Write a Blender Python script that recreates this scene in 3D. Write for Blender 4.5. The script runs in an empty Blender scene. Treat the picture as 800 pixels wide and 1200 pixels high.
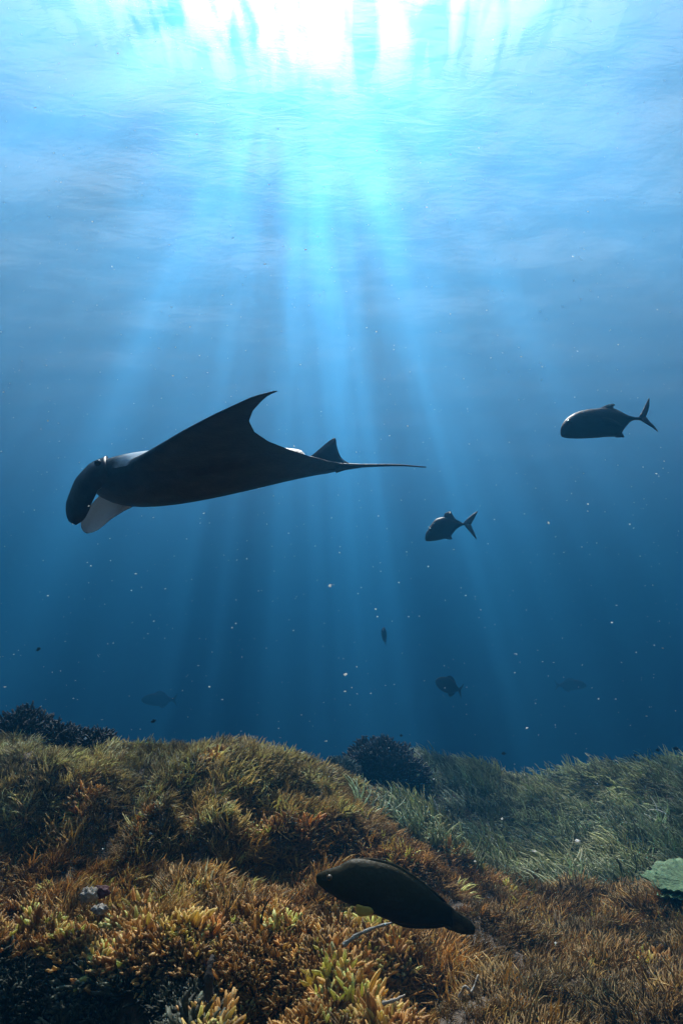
import bpy, math, random
import numpy as np
from mathutils import Vector, Matrix, noise as mnoise

SC = bpy.context.scene
COL = SC.collection
R = math.radians
random.seed(7)
RNG = np.random.default_rng(7)

# ------------------------------------------------------------------ camera
PITCH = R(17.4)
FPX = 800.0                      # focal length in photo pixels (800 x 1200)
cam = bpy.data.cameras.new('camera')
cam.sensor_fit = 'VERTICAL'; cam.sensor_height = 36.0; cam.lens = 24.0
cam.clip_start = 0.05; cam.clip_end = 2000
co = bpy.data.objects.new('camera', cam); COL.objects.link(co)
co.location = (0, 0, 0); co.rotation_euler = (R(90) + PITCH, 0, 0)
SC.camera = co

# ------------------------------------------------------------------ light
SUN_EL, SUN_AZ = R(56.5), R(-4.5)       # direction towards the sun (azimuth from +Y to +X)
w = bpy.data.worlds.new('World'); SC.world = w; w.use_nodes = True
nt = w.node_tree; nt.nodes.clear()
sky = nt.nodes.new('ShaderNodeTexSky'); sky.sky_type = 'NISHITA'; sky.sun_disc = False
sky.dust_density = 2.5; sky.ozone_density = 1.0; sky.sun_elevation = SUN_EL; sky.sun_rotation = SUN_AZ
bg = nt.nodes.new('ShaderNodeBackground'); bg.inputs['Strength'].default_value = 0.05
wo = nt.nodes.new('ShaderNodeOutputWorld')
nt.links.new(sky.outputs[0], bg.inputs[0]); nt.links.new(bg.outputs[0], wo.inputs[0])
sl = bpy.data.lights.new('sun', 'SUN'); sl.energy = 5.0; sl.angle = R(0.5); sl.color = (1.0, 0.96, 0.89)
so = bpy.data.objects.new('sun', sl); COL.objects.link(so)
sd = Vector((math.sin(SUN_AZ) * math.cos(SUN_EL), math.cos(SUN_AZ) * math.cos(SUN_EL), math.sin(SUN_EL)))
so.rotation_euler = sd.to_track_quat('Z', 'Y').to_euler(); so.location = sd * 60

SC.view_settings.view_transform = 'Standard'; SC.view_settings.look = 'None'
SC.view_settings.exposure = 3.35; SC.view_settings.gamma = 1.0
SC.render.engine = 'CYCLES'
cy = SC.cycles
cy.max_bounces = 6; cy.diffuse_bounces = 2; cy.glossy_bounces = 3; cy.transmission_bounces = 4
cy.transparent_max_bounces = 8; cy.volume_bounces = 1
cy.caustics_reflective = False; cy.caustics_refractive = False
cy.sample_clamp_direct = 12; cy.sample_clamp_indirect = 2.0
cy.use_denoising = True
cy.use_adaptive_sampling = False

# ------------------------------------------------------------------ helpers
CP, SP = math.cos(PITCH), math.sin(PITCH)
def at(px, py, d):
    """world point seen at photo pixel (px, py), d metres deep along the view axis"""
    h = (px - 400) / FPX * d; v = (600 - py) / FPX * d
    return Vector((h, d * CP - v * SP, d * SP + v * CP))

def mesh_obj(name, verts, faces, material=None, parent=None, smooth=True):
    me = bpy.data.meshes.new(name)
    me.from_pydata([tuple(v) for v in verts], [], faces)
    me.update()
    if smooth: me.polygons.foreach_set('use_smooth', [True] * len(me.polygons))
    if material: me.materials.append(material)
    o = bpy.data.objects.new(name, me); COL.objects.link(o)
    if parent: o.parent = parent
    return o

def empty(name, loc, rot=(0, 0, 0)):
    o = bpy.data.objects.new(name, None); COL.objects.link(o)
    o.location = loc; o.rotation_euler = rot; o.empty_display_size = 0.1
    return o

def tag(o, label=None, cat=None, group=None, kind=None):
    if label: o['label'] = label
    if cat: o['category'] = cat
    if group: o['group'] = group
    if kind: o['kind'] = kind
    return o

def catmull(pts, n, closed=False):
    P = np.array(pts, float); m = len(P); out = []
    segs = m if closed else m - 1
    for k in range(segs):
        if closed: p0, p1, p2, p3 = P[(k - 1) % m], P[k], P[(k + 1) % m], P[(k + 2) % m]
        else: p0, p1, p2, p3 = P[max(k - 1, 0)], P[k], P[k + 1], P[min(k + 2, m - 1)]
        for j in range(n):
            t = j / n
            out.append(0.5 * (2 * p1 + (p2 - p0) * t + (2 * p0 - 5 * p1 + 4 * p2 - p3) * t * t + (3 * p1 - p0 - 3 * p2 + p3) * t ** 3))
    if not closed: out.append(P[-1])
    return np.array(out)

class N:
    """small node-tree builder"""
    def __init__(s, name):
        s.m = bpy.data.materials.new(name); s.m.use_nodes = True
        s.t = s.m.node_tree; s.t.nodes.clear()
        s.out = s.t.nodes.new('ShaderNodeOutputMaterial')
    def n(s, kind, **kw):
        nd = s.t.nodes.new('ShaderNode' + kind)
        for k, v in kw.items():
            if k.startswith('i_'):
                key = k[2:].replace('_', ' ')
                nd.inputs[key].default_value = v
            else: setattr(nd, k, v)
        return nd
    def l(s, a, b): s.t.links.new(a, b)
    def ramp(s, fac, stops, interp='LINEAR'):
        r = s.n('ValToRGB'); r.color_ramp.interpolation = interp
        e = r.color_ramp.elements
        while len(e) < len(stops): e.new(0.5)
        for k, (p, c) in enumerate(stops):
            e[k].position = p; e[k].color = (c[0], c[1], c[2], 1) if hasattr(c, '__len__') else (c, c, c, 1)
        s.l(fac, r.inputs[0]); return r.outputs[0]
    def noise(s, vec, scale, detail=3, rough=0.55, dist=0.0):
        x = s.n('TexNoise'); x.inputs['Scale'].default_value = scale; x.inputs['Detail'].default_value = detail
        x.inputs['Roughness'].default_value = rough; x.inputs['Distortion'].default_value = dist
        if vec is not None: s.l(vec, x.inputs['Vector'])
        return x.outputs[0]

def simple_mat(name, c1, c2, scale=8.0, rough=0.55, bump=0.3, spec=0.4, detail=5, transl=0.0):
    b = N(name); tc = b.n('TexCoord')
    f = b.noise(tc.outputs['Object'], scale, detail)
    col = b.ramp(f, [(0.3, c1), (0.72, c2)])
    p = b.n('BsdfPrincipled'); p.inputs['Roughness'].default_value = rough
    p.inputs['Specular IOR Level'].default_value = spec
    b.l(col, p.inputs['Base Color'])
    if bump:
        bp = b.n('Bump'); bp.inputs['Strength'].default_value = bump; bp.inputs['Distance'].default_value = 0.02
        b.l(b.noise(tc.outputs['Object'], scale * 4, 4), bp.inputs['Height']); b.l(bp.outputs[0], p.inputs['Normal'])
    if transl:
        tr = b.n('BsdfTranslucent'); b.l(col, tr.inputs[0])
        mx = b.n('MixShader'); mx.inputs[0].default_value = transl
        b.l(p.outputs[0], mx.inputs[1]); b.l(tr.outputs[0], mx.inputs[2]); b.l(mx.outputs[0], b.out.inputs[0])
    else: b.l(p.outputs[0], b.out.inputs[0])
    return b.m

# ------------------------------------------------------------------ water surface
SURF = 36.0
def stretched(lo, hi, n, core, p=2.6):
    """coordinates from lo to hi, dense in the core interval"""
    c0, c1, nc = core
    mid = np.linspace(c0, c1, nc)
    a = c0 - (np.linspace(0, 1, n)[1:] ** p) * (c0 - lo); b_ = c1 + (np.linspace(0, 1, n)[1:] ** p) * (hi - c1)
    return np.concatenate([a[::-1], mid, b_])

def grid_mesh(name, X, Y, Z, material):
    ny, nx = Z.shape
    V = np.stack([np.tile(X, (ny, 1)), np.tile(Y[:, None], (1, nx)), Z], -1).reshape(-1, 3)
    i = np.arange((ny - 1) * (nx - 1)); r = i // (nx - 1); c = i % (nx - 1)
    F = np.stack([r * nx + c, r * nx + c + 1, (r + 1) * nx + c + 1, (r + 1) * nx + c], -1)
    me = bpy.data.meshes.new(name)
    me.vertices.add(len(V)); me.vertices.foreach_set('co', V.ravel())
    me.loops.add(F.size); me.loops.foreach_set('vertex_index', F.ravel().astype(np.int32))
    me.polygons.add(len(F)); me.polygons.foreach_set('loop_start', np.arange(0, F.size, 4, dtype=np.int32))
    me.polygons.foreach_set('use_smooth', np.ones(len(F), bool))
    me.update(); me.validate()
    me.materials.append(material)
    o = bpy.data.objects.new(name, me); COL.objects.link(o)
    return o

b = N('sea_surface')
geo = b.n('NewGeometry'); tc = b.n('TexCoord')
mp = b.n('Mapping'); mp.inputs['Scale'].default_value = (0.55, 1.5, 1.0); mp.inputs['Rotation'].default_value = (0, 0, R(14))
b.l(tc.outputs['Object'], mp.inputs[0])
nz = b.noise(mp.outputs[0], 0.7, 4, 0.6, 0.6)
bp = b.n('Bump'); bp.inputs['Strength'].default_value = 1.0; bp.inputs['Distance'].default_value = 0.24
b.l(nz, bp.inputs['Height'])
glass = b.n('BsdfGlass'); glass.inputs['IOR'].default_value = 1.333; glass.inputs['Roughness'].default_value = 0.0; glass.inputs['Color'].default_value = (.25, .23, .19, 1)
b.l(bp.outputs[0], glass.inputs['Normal'])
# noise mask in the transparency stands in for sunlight gathered into shafts by waves
mp2 = b.n('Mapping'); mp2.inputs['Scale'].default_value = (1.0, 0.2, 1.0); mp2.inputs['Rotation'].default_value = (0, 0, R(-4.5)); mp2.inputs['Location'].default_value = (30.3, 9.0, 0)
b.l(tc.outputs['Object'], mp2.inputs[0])
n1 = b.noise(mp2.outputs[0], 0.65, 2, 0.5, 0.3)
n2 = b.noise(mp2.outputs[0], 0.17, 1, 0.5, 0.0)
ad = b.n('Math', operation='MULTIPLY_ADD'); b.l(n1, ad.inputs[0]); ad.inputs[1].default_value = 0.78
sc2 = b.n('Math', operation='MULTIPLY'); b.l(n2, sc2.inputs[0]); sc2.inputs[1].default_value = 0.22
b.l(sc2.outputs[0], ad.inputs[2])
pas0 = b.ramp(ad.outputs[0], [(0.455, 0.0), (0.57, 0.96)])
sxi = b.n('SeparateXYZ'); b.l(geo.outputs['Incoming'], sxi.inputs[0])   # flat light is turned back inside, steep light passes
ab = b.n('Math', operation='ABSOLUTE'); b.l(sxi.outputs[2], ab.inputs[0])
crit = b.ramp(ab.outputs[0], [(0.745, 0.0), (0.86, 1.0)])
pm = b.n('Math', operation='MULTIPLY'); b.l(pas0, pm.inputs[0]); b.l(crit, pm.inputs[1]); pas = pm.outputs[0]
tr = b.n('BsdfTransparent')
pale_veil = b.n('BsdfTranslucent'); pale_veil.inputs[0].default_value = (.88, .96, .86, 1)
mf = b.n('MixShader'); mf.inputs[0].default_value = 0.085            # translucent share added so sunlight makes a pale veil on the surface
b.l(glass.outputs[0], mf.inputs[1]); b.l(pale_veil.outputs[0], mf.inputs[2])
mx = b.n('MixShader'); b.l(pas, mx.inputs[0]); b.l(mf.outputs[0], mx.inputs[1]); b.l(tr.outputs[0], mx.inputs[2])
b.l(mx.outputs[0], b.out.inputs[0])
M_SURF = b.m
X = stretched(-305, 305, 30, (-66, 66, 420)); Y = stretched(-105, 405, 30, (-4, 110, 380))
GX, GY = np.meshgrid(X, Y)
Z = np.full(GX.shape, SURF)
rw = np.random.default_rng(3)
for k in range(16):
    lam = rw.uniform(1.6, 12.0); th = R(90 + 12 + rw.normal(0, 28)); a = 0.0075 * lam
    Z += a * np.sin((GX * math.cos(th) + GY * math.sin(th)) * 2 * math.pi / lam + rw.uniform(0, 6.3))
edge = np.clip((np.maximum(np.abs(GX), np.abs(GY - 50)) - 60) / 20, 0, 1)
Z = SURF + (Z - SURF) * (1 - edge)
surf = grid_mesh('water_surface', X, Y, Z, M_SURF)
tag(surf, 'rippled sea surface seen from below with sunlight breaking through', 'water', kind='structure')

# ------------------------------------------------------------------ reef terrain
ctrl = []
def cpt(px, rows):
    for py, d in rows: ctrl.append(tuple(at(px, py, d)))
cpt(-150, [(1200, 3.0), (1050, 3.8), (930, 4.8), (850, 5.6)])
cpt(0,   [(1200, 2.9), (1140, 3.2), (1050, 3.8), (1000, 4.25), (955, 4.5), (905, 4.75), (875, 5.3)])
cpt(130, [(1200, 2.9), (1130, 3.2), (1060, 3.85), (1010, 4.3), (972, 4.52), (945, 4.56), (920, 4.60), (900, 5.1)])
cpt(60, [(1050, 3.9), (1005, 4.3), (965, 4.52), (915, 4.65), (890, 5.15)])
cpt(200, [(1050, 3.9), (1005, 4.35), (982, 4.50), (955, 4.50), (925, 4.52), (906, 5.0)])
cpt(270, [(1200, 2.8), (1100, 3.45), (1050, 3.9), (1010, 4.35), (988, 4.50), (960, 4.50), (930, 4.51), (910, 4.95)])
cpt(335, [(1050, 3.95), (1012, 4.38), (990, 4.52), (942, 4.55), (920, 4.98)])
cpt(400, [(1200, 2.7), (1100, 3.4), (1045, 4.0), (1010, 4.4), (980, 4.58), (945, 4.75), (930, 5.0)])
cpt(520, [(1200, 2.7), (1110, 3.3), (1050, 4.2), (1005, 5.1)])
cpt(600, [(1200, 2.7), (1120, 3.4), (1070, 4.5)])
cpt(700, [(1200, 2.8), (1120, 3.5), (1070, 4.6), (1045, 5.4), (1000, 6.6), (950, 7.9), (912, 9)])
cpt(800, [(1200, 2.8), (1110, 3.8), (1065, 4.8), (1045, 5.4), (990, 6.8), (925, 8.2), (903, 9)])
cpt(930, [(1200, 2.8), (1080, 4.2), (980, 7), (890, 9)])
cpt(610, [(1030, 5.9), (985, 7.4), (950, 8.8), (928, 10)])
cpt(560, [(1000, 6.6), (950, 8.2), (915, 9.6)])
cpt(490, [(975, 7.2), (920, 9.2), (905, 10)])
cpt(430, [(960, 7.2), (925, 9.0), (915, 9.6)])
cpt(350, [(950, 7.5), (930, 9.5)])
cpt(60, [(905, 6.6), (920, 8.5)])
cpt(200, [(925, 6.6), (940, 8.5)])
for (x, y, z) in [(-12, 6, -1.0), (-9, 3, -1.3), (9, 3, -1.5), (12, 7, -1.2), (0, 0.2, -1.75), (-5, 0, -1.7), (5, 0, -1.8), (0, -6, -2.2), (-9, -6, -2), (9, -6, -2.2),
                  (-6, 12, -2.2), (-2, 13, -2.6), (2, 14, -2.4), (6, 13, -2.0), (10, 13, -1.9), (0, 20, -5), (-12, 18, -4), (12, 18, -4)]:
    ctrl.append((x, y, z))
C3 = np.array(ctrl)
def tps(r2): return np.where(r2 > 1e-12, 0.5 * r2 * np.log(np.maximum(r2, 1e-12)), 0)
n_ = len(C3); D2 = ((C3[:, None, :2] - C3[None, :, :2]) ** 2).sum(-1)
A = np.zeros((n_ + 3, n_ + 3)); A[:n_, :n_] = tps(D2) + np.eye(n_) * 0.004
A[:n_, n_] = 1; A[:n_, n_ + 1:] = C3[:, :2]; A[n_, :n_] = 1; A[n_ + 1:, :n_] = C3[:, :2].T
W = np.linalg.solve(A, np.concatenate([C3[:, 2], np.zeros(3)]))

def value_noise(x, y, seed):
    """smooth lattice noise, -1 .. 1"""
    g = np.random.default_rng(seed).uniform(-1, 1, (64, 64))
    xi = np.floor(x).astype(int); yi = np.floor(y).astype(int); fx = x - xi; fy = y - yi
    fx = fx * fx * (3 - 2 * fx); fy = fy * fy * (3 - 2 * fy)
    q = lambda a, c: g[a % 64, c % 64]
    return (q(xi, yi) * (1 - fx) + q(xi + 1, yi) * fx) * (1 - fy) + (q(xi, yi + 1) * (1 - fx) + q(xi + 1, yi + 1) * fx) * fy

# hollows and crevices between the coral mats: (photo px, py, depth, radius, dip)
HOLLOWS = [(505, 1132, 3.1, 0.18, 0.42), (0, 1165, 2.98, 0.28, 0.7), (110, 1178, 2.9, 0.22, 0.6), (640, 1172, 2.9, 0.14, 0.26), (610, 1175, 2.9, 0.12, 0.12),
           (300, 1168, 2.95, 0.18, 0.42), (120, 1055, 3.7, 0.12, 0.08), (250, 1110, 3.15, 0.14, 0.12)]
HW = [(at(a, c, d), r, k) for a, c, d, r, k in HOLLOWS]
def height(x, y):
    x = np.asarray(x, float); y = np.asarray(y, float); sh = x.shape
    xf, yf = x.ravel(), y.ravel()
    xc, yc = np.clip(xf, -14, 14), np.clip(yf, -6, 20)
    r2 = (xc[:, None] - C3[None, :, 0]) ** 2 + (yc[:, None] - C3[None, :, 1]) ** 2
    z = tps(r2) @ W[:n_] + W[n_] + xc * W[n_ + 1] + yc * W[n_ + 2]
    cap = np.interp(xf, [-6, -3.5, -2.5, -1.7, -.8, -.4, 0, .6, 1.2], [-.05, -.07, -.10, -.19, -.23, -.35, -.51, -.80, .6])   # the ridge is planed off level
    cap = cap + 3 * np.clip(np.abs(yf - 5.2) - 1.5, 0, 1)
    z = -np.logaddexp(-30 * z, -30 * cap) / 30
    far = np.maximum(np.abs(xf) - 10, np.maximum(yf - 15, -4 - yf))
    k = np.clip(far / 12, 0, 1); k = k * k * (3 - 2 * k)
    z = z * (1 - k) + k * (-9 + 1.2 * value_noise(xf * 0.05, yf * 0.05, 9))
    z += 0.085 * value_noise(xf * 1.7 + 3, yf * 1.7, 1) + 0.075 * value_noise(xf * 3.6, yf * 3.6 + 9, 2) + 0.025 * value_noise(xf * 8, yf * 8, 4)
    fr = np.clip((yf - 5.6) / 1.2, 0, 1) * np.clip((xf + .5) / 1.0, 0, 1)
    z += fr * (0.13 * value_noise(xf * 1.3 + 7, yf * 1.3, 41) + 0.09 * np.abs(value_noise(xf * 2.6, yf * 2.6 + 4, 42)))
    for p, r, dip in HW:
        z -= dip * np.exp(-((xf - p.x) ** 2 + (yf - p.y) ** 2) / (r * r))
    return z.reshape(sh)

b = N('reef_rock'); tc = b.n('TexCoord')
f1 = b.noise(tc.outputs['Object'], 5, 6, 0.65); f2 = b.noise(tc.outputs['Object'], 24, 4)
c1 = b.ramp(f1, [(0.3, (0.030, 0.020, 0.012)), (0.55, (0.075, 0.05, 0.028)), (0.75, (0.12, 0.09, 0.06))])
p = b.n('BsdfPrincipled'); p.inputs['Roughness'].default_value = 0.85; b.l(c1, p.inputs['Base Color'])
bp = b.n('Bump'); bp.inputs['Strength'].default_value = 0.8; bp.inputs['Distance'].default_value = 0.03
b.l(f2, bp.inputs['Height']); b.l(bp.outputs[0], p.inputs['Normal']); b.l(p.outputs[0], b.out.inputs[0])
M_ROCK = b.m
X = stretched(-300, 300, 40, (-8, 8, 260)); Y = stretched(-100, 400, 40, (1.5, 15, 240))
GX, GY = np.meshgrid(X, Y)
ter = grid_mesh('reef_terrain', X, Y, height(GX, GY), M_ROCK)
tag(ter, 'dark rocky reef slope under the soft coral carpet', 'reef', kind='structure')

# ------------------------------------------------------------------ soft coral carpet
def strand_geo(V, F, base, d0, bend, length, r0, nseg=4, sides=3, club=0.0, rnd=None):
    """one tapered curved finger; club > 0 thickens its tip"""
    p = np.array(base, float); d = np.array(d0, float); d /= np.linalg.norm(d)
    ref = np.array([0.3, 0.9, 0.2]); a = np.cross(d, ref); a /= np.linalg.norm(a)
    off = len(V)
    for k in range(nseg + 1):
        t = k / nseg
        r = r0 * ((1 - 0.75 * t ** 1.5) if club == 0 else (0.7 + club * math.sin(min(1, t * 1.05) * math.pi * 0.75)))
        if k == nseg: r *= 0.25 if club == 0 else 0.55
        bb = np.cross(d, a); bb /= np.linalg.norm(bb); a = np.cross(bb, d)
        for s in range(sides):
            an = 2 * math.pi * s / sides
            V.append(tuple(p + r * (math.cos(an) * a + math.sin(an) * bb)))
        p = p + d * length / nseg
        d = d + np.array(bend) / nseg + (rnd.normal(0, 0.16, 3) if rnd is not None else 0); d /= np.linalg.norm(d)
    for k in range(nseg):
        for s in range(sides):
            i = off + k * sides + s; j = off + k * sides + (s + 1) % sides
            F.append((i, j, j + sides, i + sides))
    F.append(tuple(off + nseg * sides + s for s in range(sides)))

def tuft_mesh(name, n, length, r0, spread, bend, club, seed, nseg=4, mat=None, br=0.35):
    rr = np.random.default_rng(seed); V, F = [], []
    for k in range(n):
        an = rr.uniform(0, 2 * math.pi); q = math.sqrt(rr.uniform(0, 1))
        base = (br * length * q * math.cos(an), br * length * q * math.sin(an), -0.12 * length)
        d0 = (spread * q * math.cos(an) + rr.normal(0, .18), spread * q * math.sin(an) + rr.normal(0, .18), 1.0)
        L = length * rr.uniform(0.6, 1.15)
        strand_geo(V, F, base, d0, (bend * rr.uniform(.5, 1.4), rr.normal(0, .25), -0.25 * bend), L, r0 * rr.uniform(.75, 1.2), nseg, 3, club, rr)
    me = bpy.data.meshes.new(name); me.from_pydata(V, [], F); me.update()
    me.polygons.foreach_set('use_smooth', [True] * len(me.polygons))
    if mat: me.materials.append(mat)
    return me

def coral_mat(name, transl=0.5):
    """finger colour: carried per tuft, with a lighter growing tip"""
    b = N(name)
    at_ = b.n('Attribute'); at_.attribute_type = 'INSTANCER'; at_.attribute_name = 'tint'
    tc = b.n('TexCoord'); sx = b.n('SeparateXYZ'); b.l(tc.outputs['Object'], sx.inputs[0])
    nz = b.noise(tc.outputs['Object'], 38, 2)
    g = b.ramp(nz, [(0.3, 0.62), (0.7, 1.25)])
    m1 = b.n('Mix', data_type='RGBA', blend_type='MULTIPLY'); m1.inputs[0].default_value = 1
    b.l(at_.outputs['Color'], m1.inputs[6]); b.l(g, m1.inputs[7])
    p = b.n('BsdfPrincipled'); p.inputs['Roughness'].default_value = 0.6; p.inputs['Specular IOR Level'].default_value = 0.35
    b.l(m1.outputs[2], p.inputs['Base Color'])
    t = b.n('BsdfTranslucent'); b.l(m1.outputs[2], t.inputs[0])
    mx = b.n('MixShader'); mx.inputs[0].default_value = transl
    b.l(p.outputs[0], mx.inputs[1]); b.l(t.outputs[0], mx.inputs[2]); b.l(mx.outputs[0], b.out.inputs[0])
    return b.m
M_CORAL = coral_mat('soft_coral_flesh')

def tuft_collection(name, meshes):
    c = bpy.data.collections.new(name)
    for me in meshes:
        o = bpy.data.objects.new(me.name, me); c.objects.link(o)
    return c
KINDS = {
    'finger': tuft_collection('finger_tufts', [tuft_mesh('finger_tuft', 20, 0.092, 0.0043, 0.9, 1.4, 0, 10 + k, 4, M_CORAL) for k in range(5)]),
    'knob': tuft_collection('knob_tufts', [tuft_mesh('knob_tuft', 20, 0.070, 0.0048, 1.1, 0.5, 0.75, 30 + k, 4, M_CORAL, .45) for k in range(5)]),
    'hair': tuft_collection('hair_tufts', [tuft_mesh('hair_tuft', 14, 0.22, 0.0080, 0.7, 1.7, 0, 50 + k, 6, M_CORAL, .4) for k in range(6)]),
}

def carpet(name, kind, pts, nrm, ang, scale, tint, label):
    """scatter the tufts of one kind over the reef: too many to count"""
    me = bpy.data.meshes.new(name); m = len(pts)
    me.vertices.add(m); me.vertices.foreach_set('co', np.asarray(pts, np.float32).ravel())
    rots = np.zeros((m, 3), np.float32)
    for k in range(m):
        q = Vector(nrm[k]).to_track_quat('Z', 'Y')
        # turn about the growth axis so that the local bend axis follows the current
        mt = q.to_matrix() ; loc = mt.inverted() @ Vector((math.cos(ang[k]), math.sin(ang[k]), 0))
        rot = mt @ Matrix.Rotation(math.atan2(loc.y, loc.x), 3, 'Z')
        rots[k] = rot.to_euler()
    for nm, ty, arr in (('rot', 'FLOAT_VECTOR', rots), ('tscale', 'FLOAT', scale), ('tint', 'FLOAT_COLOR', np.concatenate([tint, np.ones((m, 1))], 1))):
        at_ = me.attributes.new(nm, ty, 'POINT')
        at_.data.foreach_set({'FLOAT_VECTOR': 'vector', 'FLOAT': 'value', 'FLOAT_COLOR': 'color'}[ty], np.asarray(arr, np.float32).ravel())
    o = bpy.data.objects.new(name, me); COL.objects.link(o)
    g = bpy.data.node_groups.new(name + '_scatter', 'GeometryNodeTree')
    g.interface.new_socket('Geometry', in_out='INPUT', socket_type='NodeSocketGeometry')
    g.interface.new_socket('Geometry', in_out='OUTPUT', socket_type='NodeSocketGeometry')
    nn = g.nodes; gi = nn.new('NodeGroupInput'); go = nn.new('NodeGroupOutput')
    ip = nn.new('GeometryNodeInstanceOnPoints'); ci = nn.new('GeometryNodeCollectionInfo')
    ci.inputs['Collection'].default_value = KINDS[kind]; ci.inputs['Separate Children'].default_value = True; ci.inputs['Reset Children'].default_value = True
    ip.inputs['Pick Instance'].default_value = True
    def attr(nm, ty):
        a = nn.new('GeometryNodeInputNamedAttribute'); a.data_type = ty; a.inputs['Name'].default_value = nm; return a.outputs[0]
    er = nn.new('FunctionNodeEulerToRotation')
    mp_ = nn.new('GeometryNodeMeshToPoints')
    g.links.new(gi.outputs[0], mp_.inputs[0]); g.links.new(mp_.outputs[0], ip.inputs['Points'])
    g.links.new(ci.outputs[0], ip.inputs['Instance'])
    g.links.new(attr('rot', 'FLOAT_VECTOR'), er.inputs[0]); g.links.new(er.outputs[0], ip.inputs['Rotation'])
    g.links.new(attr('tscale', 'FLOAT'), ip.inputs['Scale'])
    g.links.new(ip.outputs[0], go.inputs[0])
    md = o.modifiers.new('scatter', 'NODES'); md.node_group = g
    tag(o, label, 'soft coral', kind='stuff')
    return o

def project(P):
    d = P[:, 1] * CP + P[:, 2] * SP; v = -P[:, 1] * SP + P[:, 2] * CP
    return 400 + FPX * P[:, 0] / d, 600 - FPX * v / d, d

def scatter_points(n, xr, yr, seed):
    rr = np.random.default_rng(seed)
    x = rr.uniform(*xr, n); y = rr.uniform(*yr, n); z = height(x, y)
    e = 0.05
    gx = (height(x + e, y) - z) / e; gy = (height(x, y + e) - z) / e
    nr = np.stack([-gx, -gy, np.ones(n)], -1); nr /= np.linalg.norm(nr, axis=1)[:, None]
    P = np.stack([x, y, z], -1)
    px, py, d = project(P)
    keep = (rr.uniform(0, 1, n) < np.minimum(1, .5 / np.maximum(nr[:, 2], .05)))
    keep &= (px > -160) & (px < 960) & (py < 1330)
    # keep the darkest pits bare
    for p_, r_, k_ in HW: keep &= ((x - p_.x) ** 2 + (y - p_.y) ** 2 > (0.62 * r_) ** 2) | (rr.uniform(0, 1, n) < .18)
    return P[keep], nr[keep], px[keep], py[keep], d[keep], rr

# --- near reef: golden finger coral, with orange knobs low on the slope
P, NR, px, py, d, rr = scatter_points(52000, (-5.5, 5.0), (2.4, 6.6), 21)
m = len(P)
big = value_noise(P[:, 0] * 1.1, P[:, 1] * 1.1, 5); sm = value_noise(P[:, 0] * 4, P[:, 1] * 4, 6)
behind = (px > 440) & (d > 5.5 + 0.0 * px)
knobby = ((px < 330) & (py > 1050 + 60 * big + 30 * sm)) | ((px < 480) & (py > 1110 + 60 * big + 40 * sm)) | (sm > 0.8)
knobby &= ~behind
fing = ~knobby & ~behind
amber = np.array([0.54, 0.345, 0.125]); brown = np.array([0.34, 0.22, 0.085]); olive = np.array([0.52, 0.46, 0.23])
def tint_of(mask, c0, c1, w_, var=0.25):
    k = np.clip(w_[mask], 0, 1)[:, None]
    t = c0 * (1 - k) + c1 * k
    return t * np.exp(rr.normal(0, var, (len(t), 1))) * (1 + rr.normal(0, .03, t.shape))
def grow(mask, lean=0.55):
    v = NR[mask] * lean + np.array([0, 0, 1 - lean]) + rr.normal(0, .3, (mask.sum(), 3))
    return v / np.linalg.norm(v, axis=1)[:, None]
clump = value_noise(P[:, 0] * 5.5, P[:, 1] * 5.5, 31)
wind = R(10) + 1.6 * value_noise(P[:, 0] * .9, P[:, 1] * .9, 12) + 2.2 * value_noise(P[:, 0] * 4.2, P[:, 1] * 4.2, 33) + rr.normal(0, .5, m)
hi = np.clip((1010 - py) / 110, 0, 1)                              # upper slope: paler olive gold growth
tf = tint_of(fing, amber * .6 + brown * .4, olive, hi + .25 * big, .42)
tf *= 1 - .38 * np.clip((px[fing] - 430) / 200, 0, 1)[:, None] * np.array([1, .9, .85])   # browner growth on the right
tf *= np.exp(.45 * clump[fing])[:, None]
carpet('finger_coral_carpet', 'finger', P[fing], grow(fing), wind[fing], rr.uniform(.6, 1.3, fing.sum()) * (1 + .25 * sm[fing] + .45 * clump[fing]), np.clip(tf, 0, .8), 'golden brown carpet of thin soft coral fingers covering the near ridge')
tk = tint_of(knobby, amber, np.array([0.64, 0.385, 0.125]), .5 + .6 * sm, .4)
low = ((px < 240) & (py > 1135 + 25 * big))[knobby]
tk[low] = np.array([.11, .125, .09]) * np.exp(rr.normal(0, .4, (low.sum(), 1)))      # grey green growth in the hollow, colour darkened for its shade
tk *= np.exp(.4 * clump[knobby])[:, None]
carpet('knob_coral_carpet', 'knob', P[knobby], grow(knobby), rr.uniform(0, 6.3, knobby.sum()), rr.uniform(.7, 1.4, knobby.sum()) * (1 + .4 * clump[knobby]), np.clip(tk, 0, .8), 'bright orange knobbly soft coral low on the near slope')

# --- far slope: grey green hair-like growth combed sideways by the current
P, NR, px, py, d, rr = scatter_points(32000, (-5, 9.5), (5.2, 12.5), 22)
m = len(P)
far = ((px > 425) & (d > 5.2)) | (d > 6.4)
big = value_noise(P[:, 0] * .9, P[:, 1] * .9, 15)
teal = np.array([0.31, 0.38, 0.28]); grn = np.array([0.37, 0.39, 0.20])
wind = R(178) + .5 * value_noise(P[:, 0] * .5, P[:, 1] * .5, 13) + 1.2 * value_noise(P[:, 0] * 2.6, P[:, 1] * 2.6, 35) + rr.normal(0, .35, m)
clump = value_noise(P[:, 0] * 3.4, P[:, 1] * 3.4, 37)
th = tint_of(far, teal, grn, .5 + .7 * big, .3)
th *= np.exp(.45 * clump[far])[:, None]
carpet('hair_coral_carpet', 'hair', P[far], grow(far, .7), wind[far], rr.uniform(.65, 1.3, far.sum()) * (1 + .4 * clump[far]), np.clip(th, 0, .8), 'grey green flowing soft coral combed sideways over the far slope')

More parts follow.
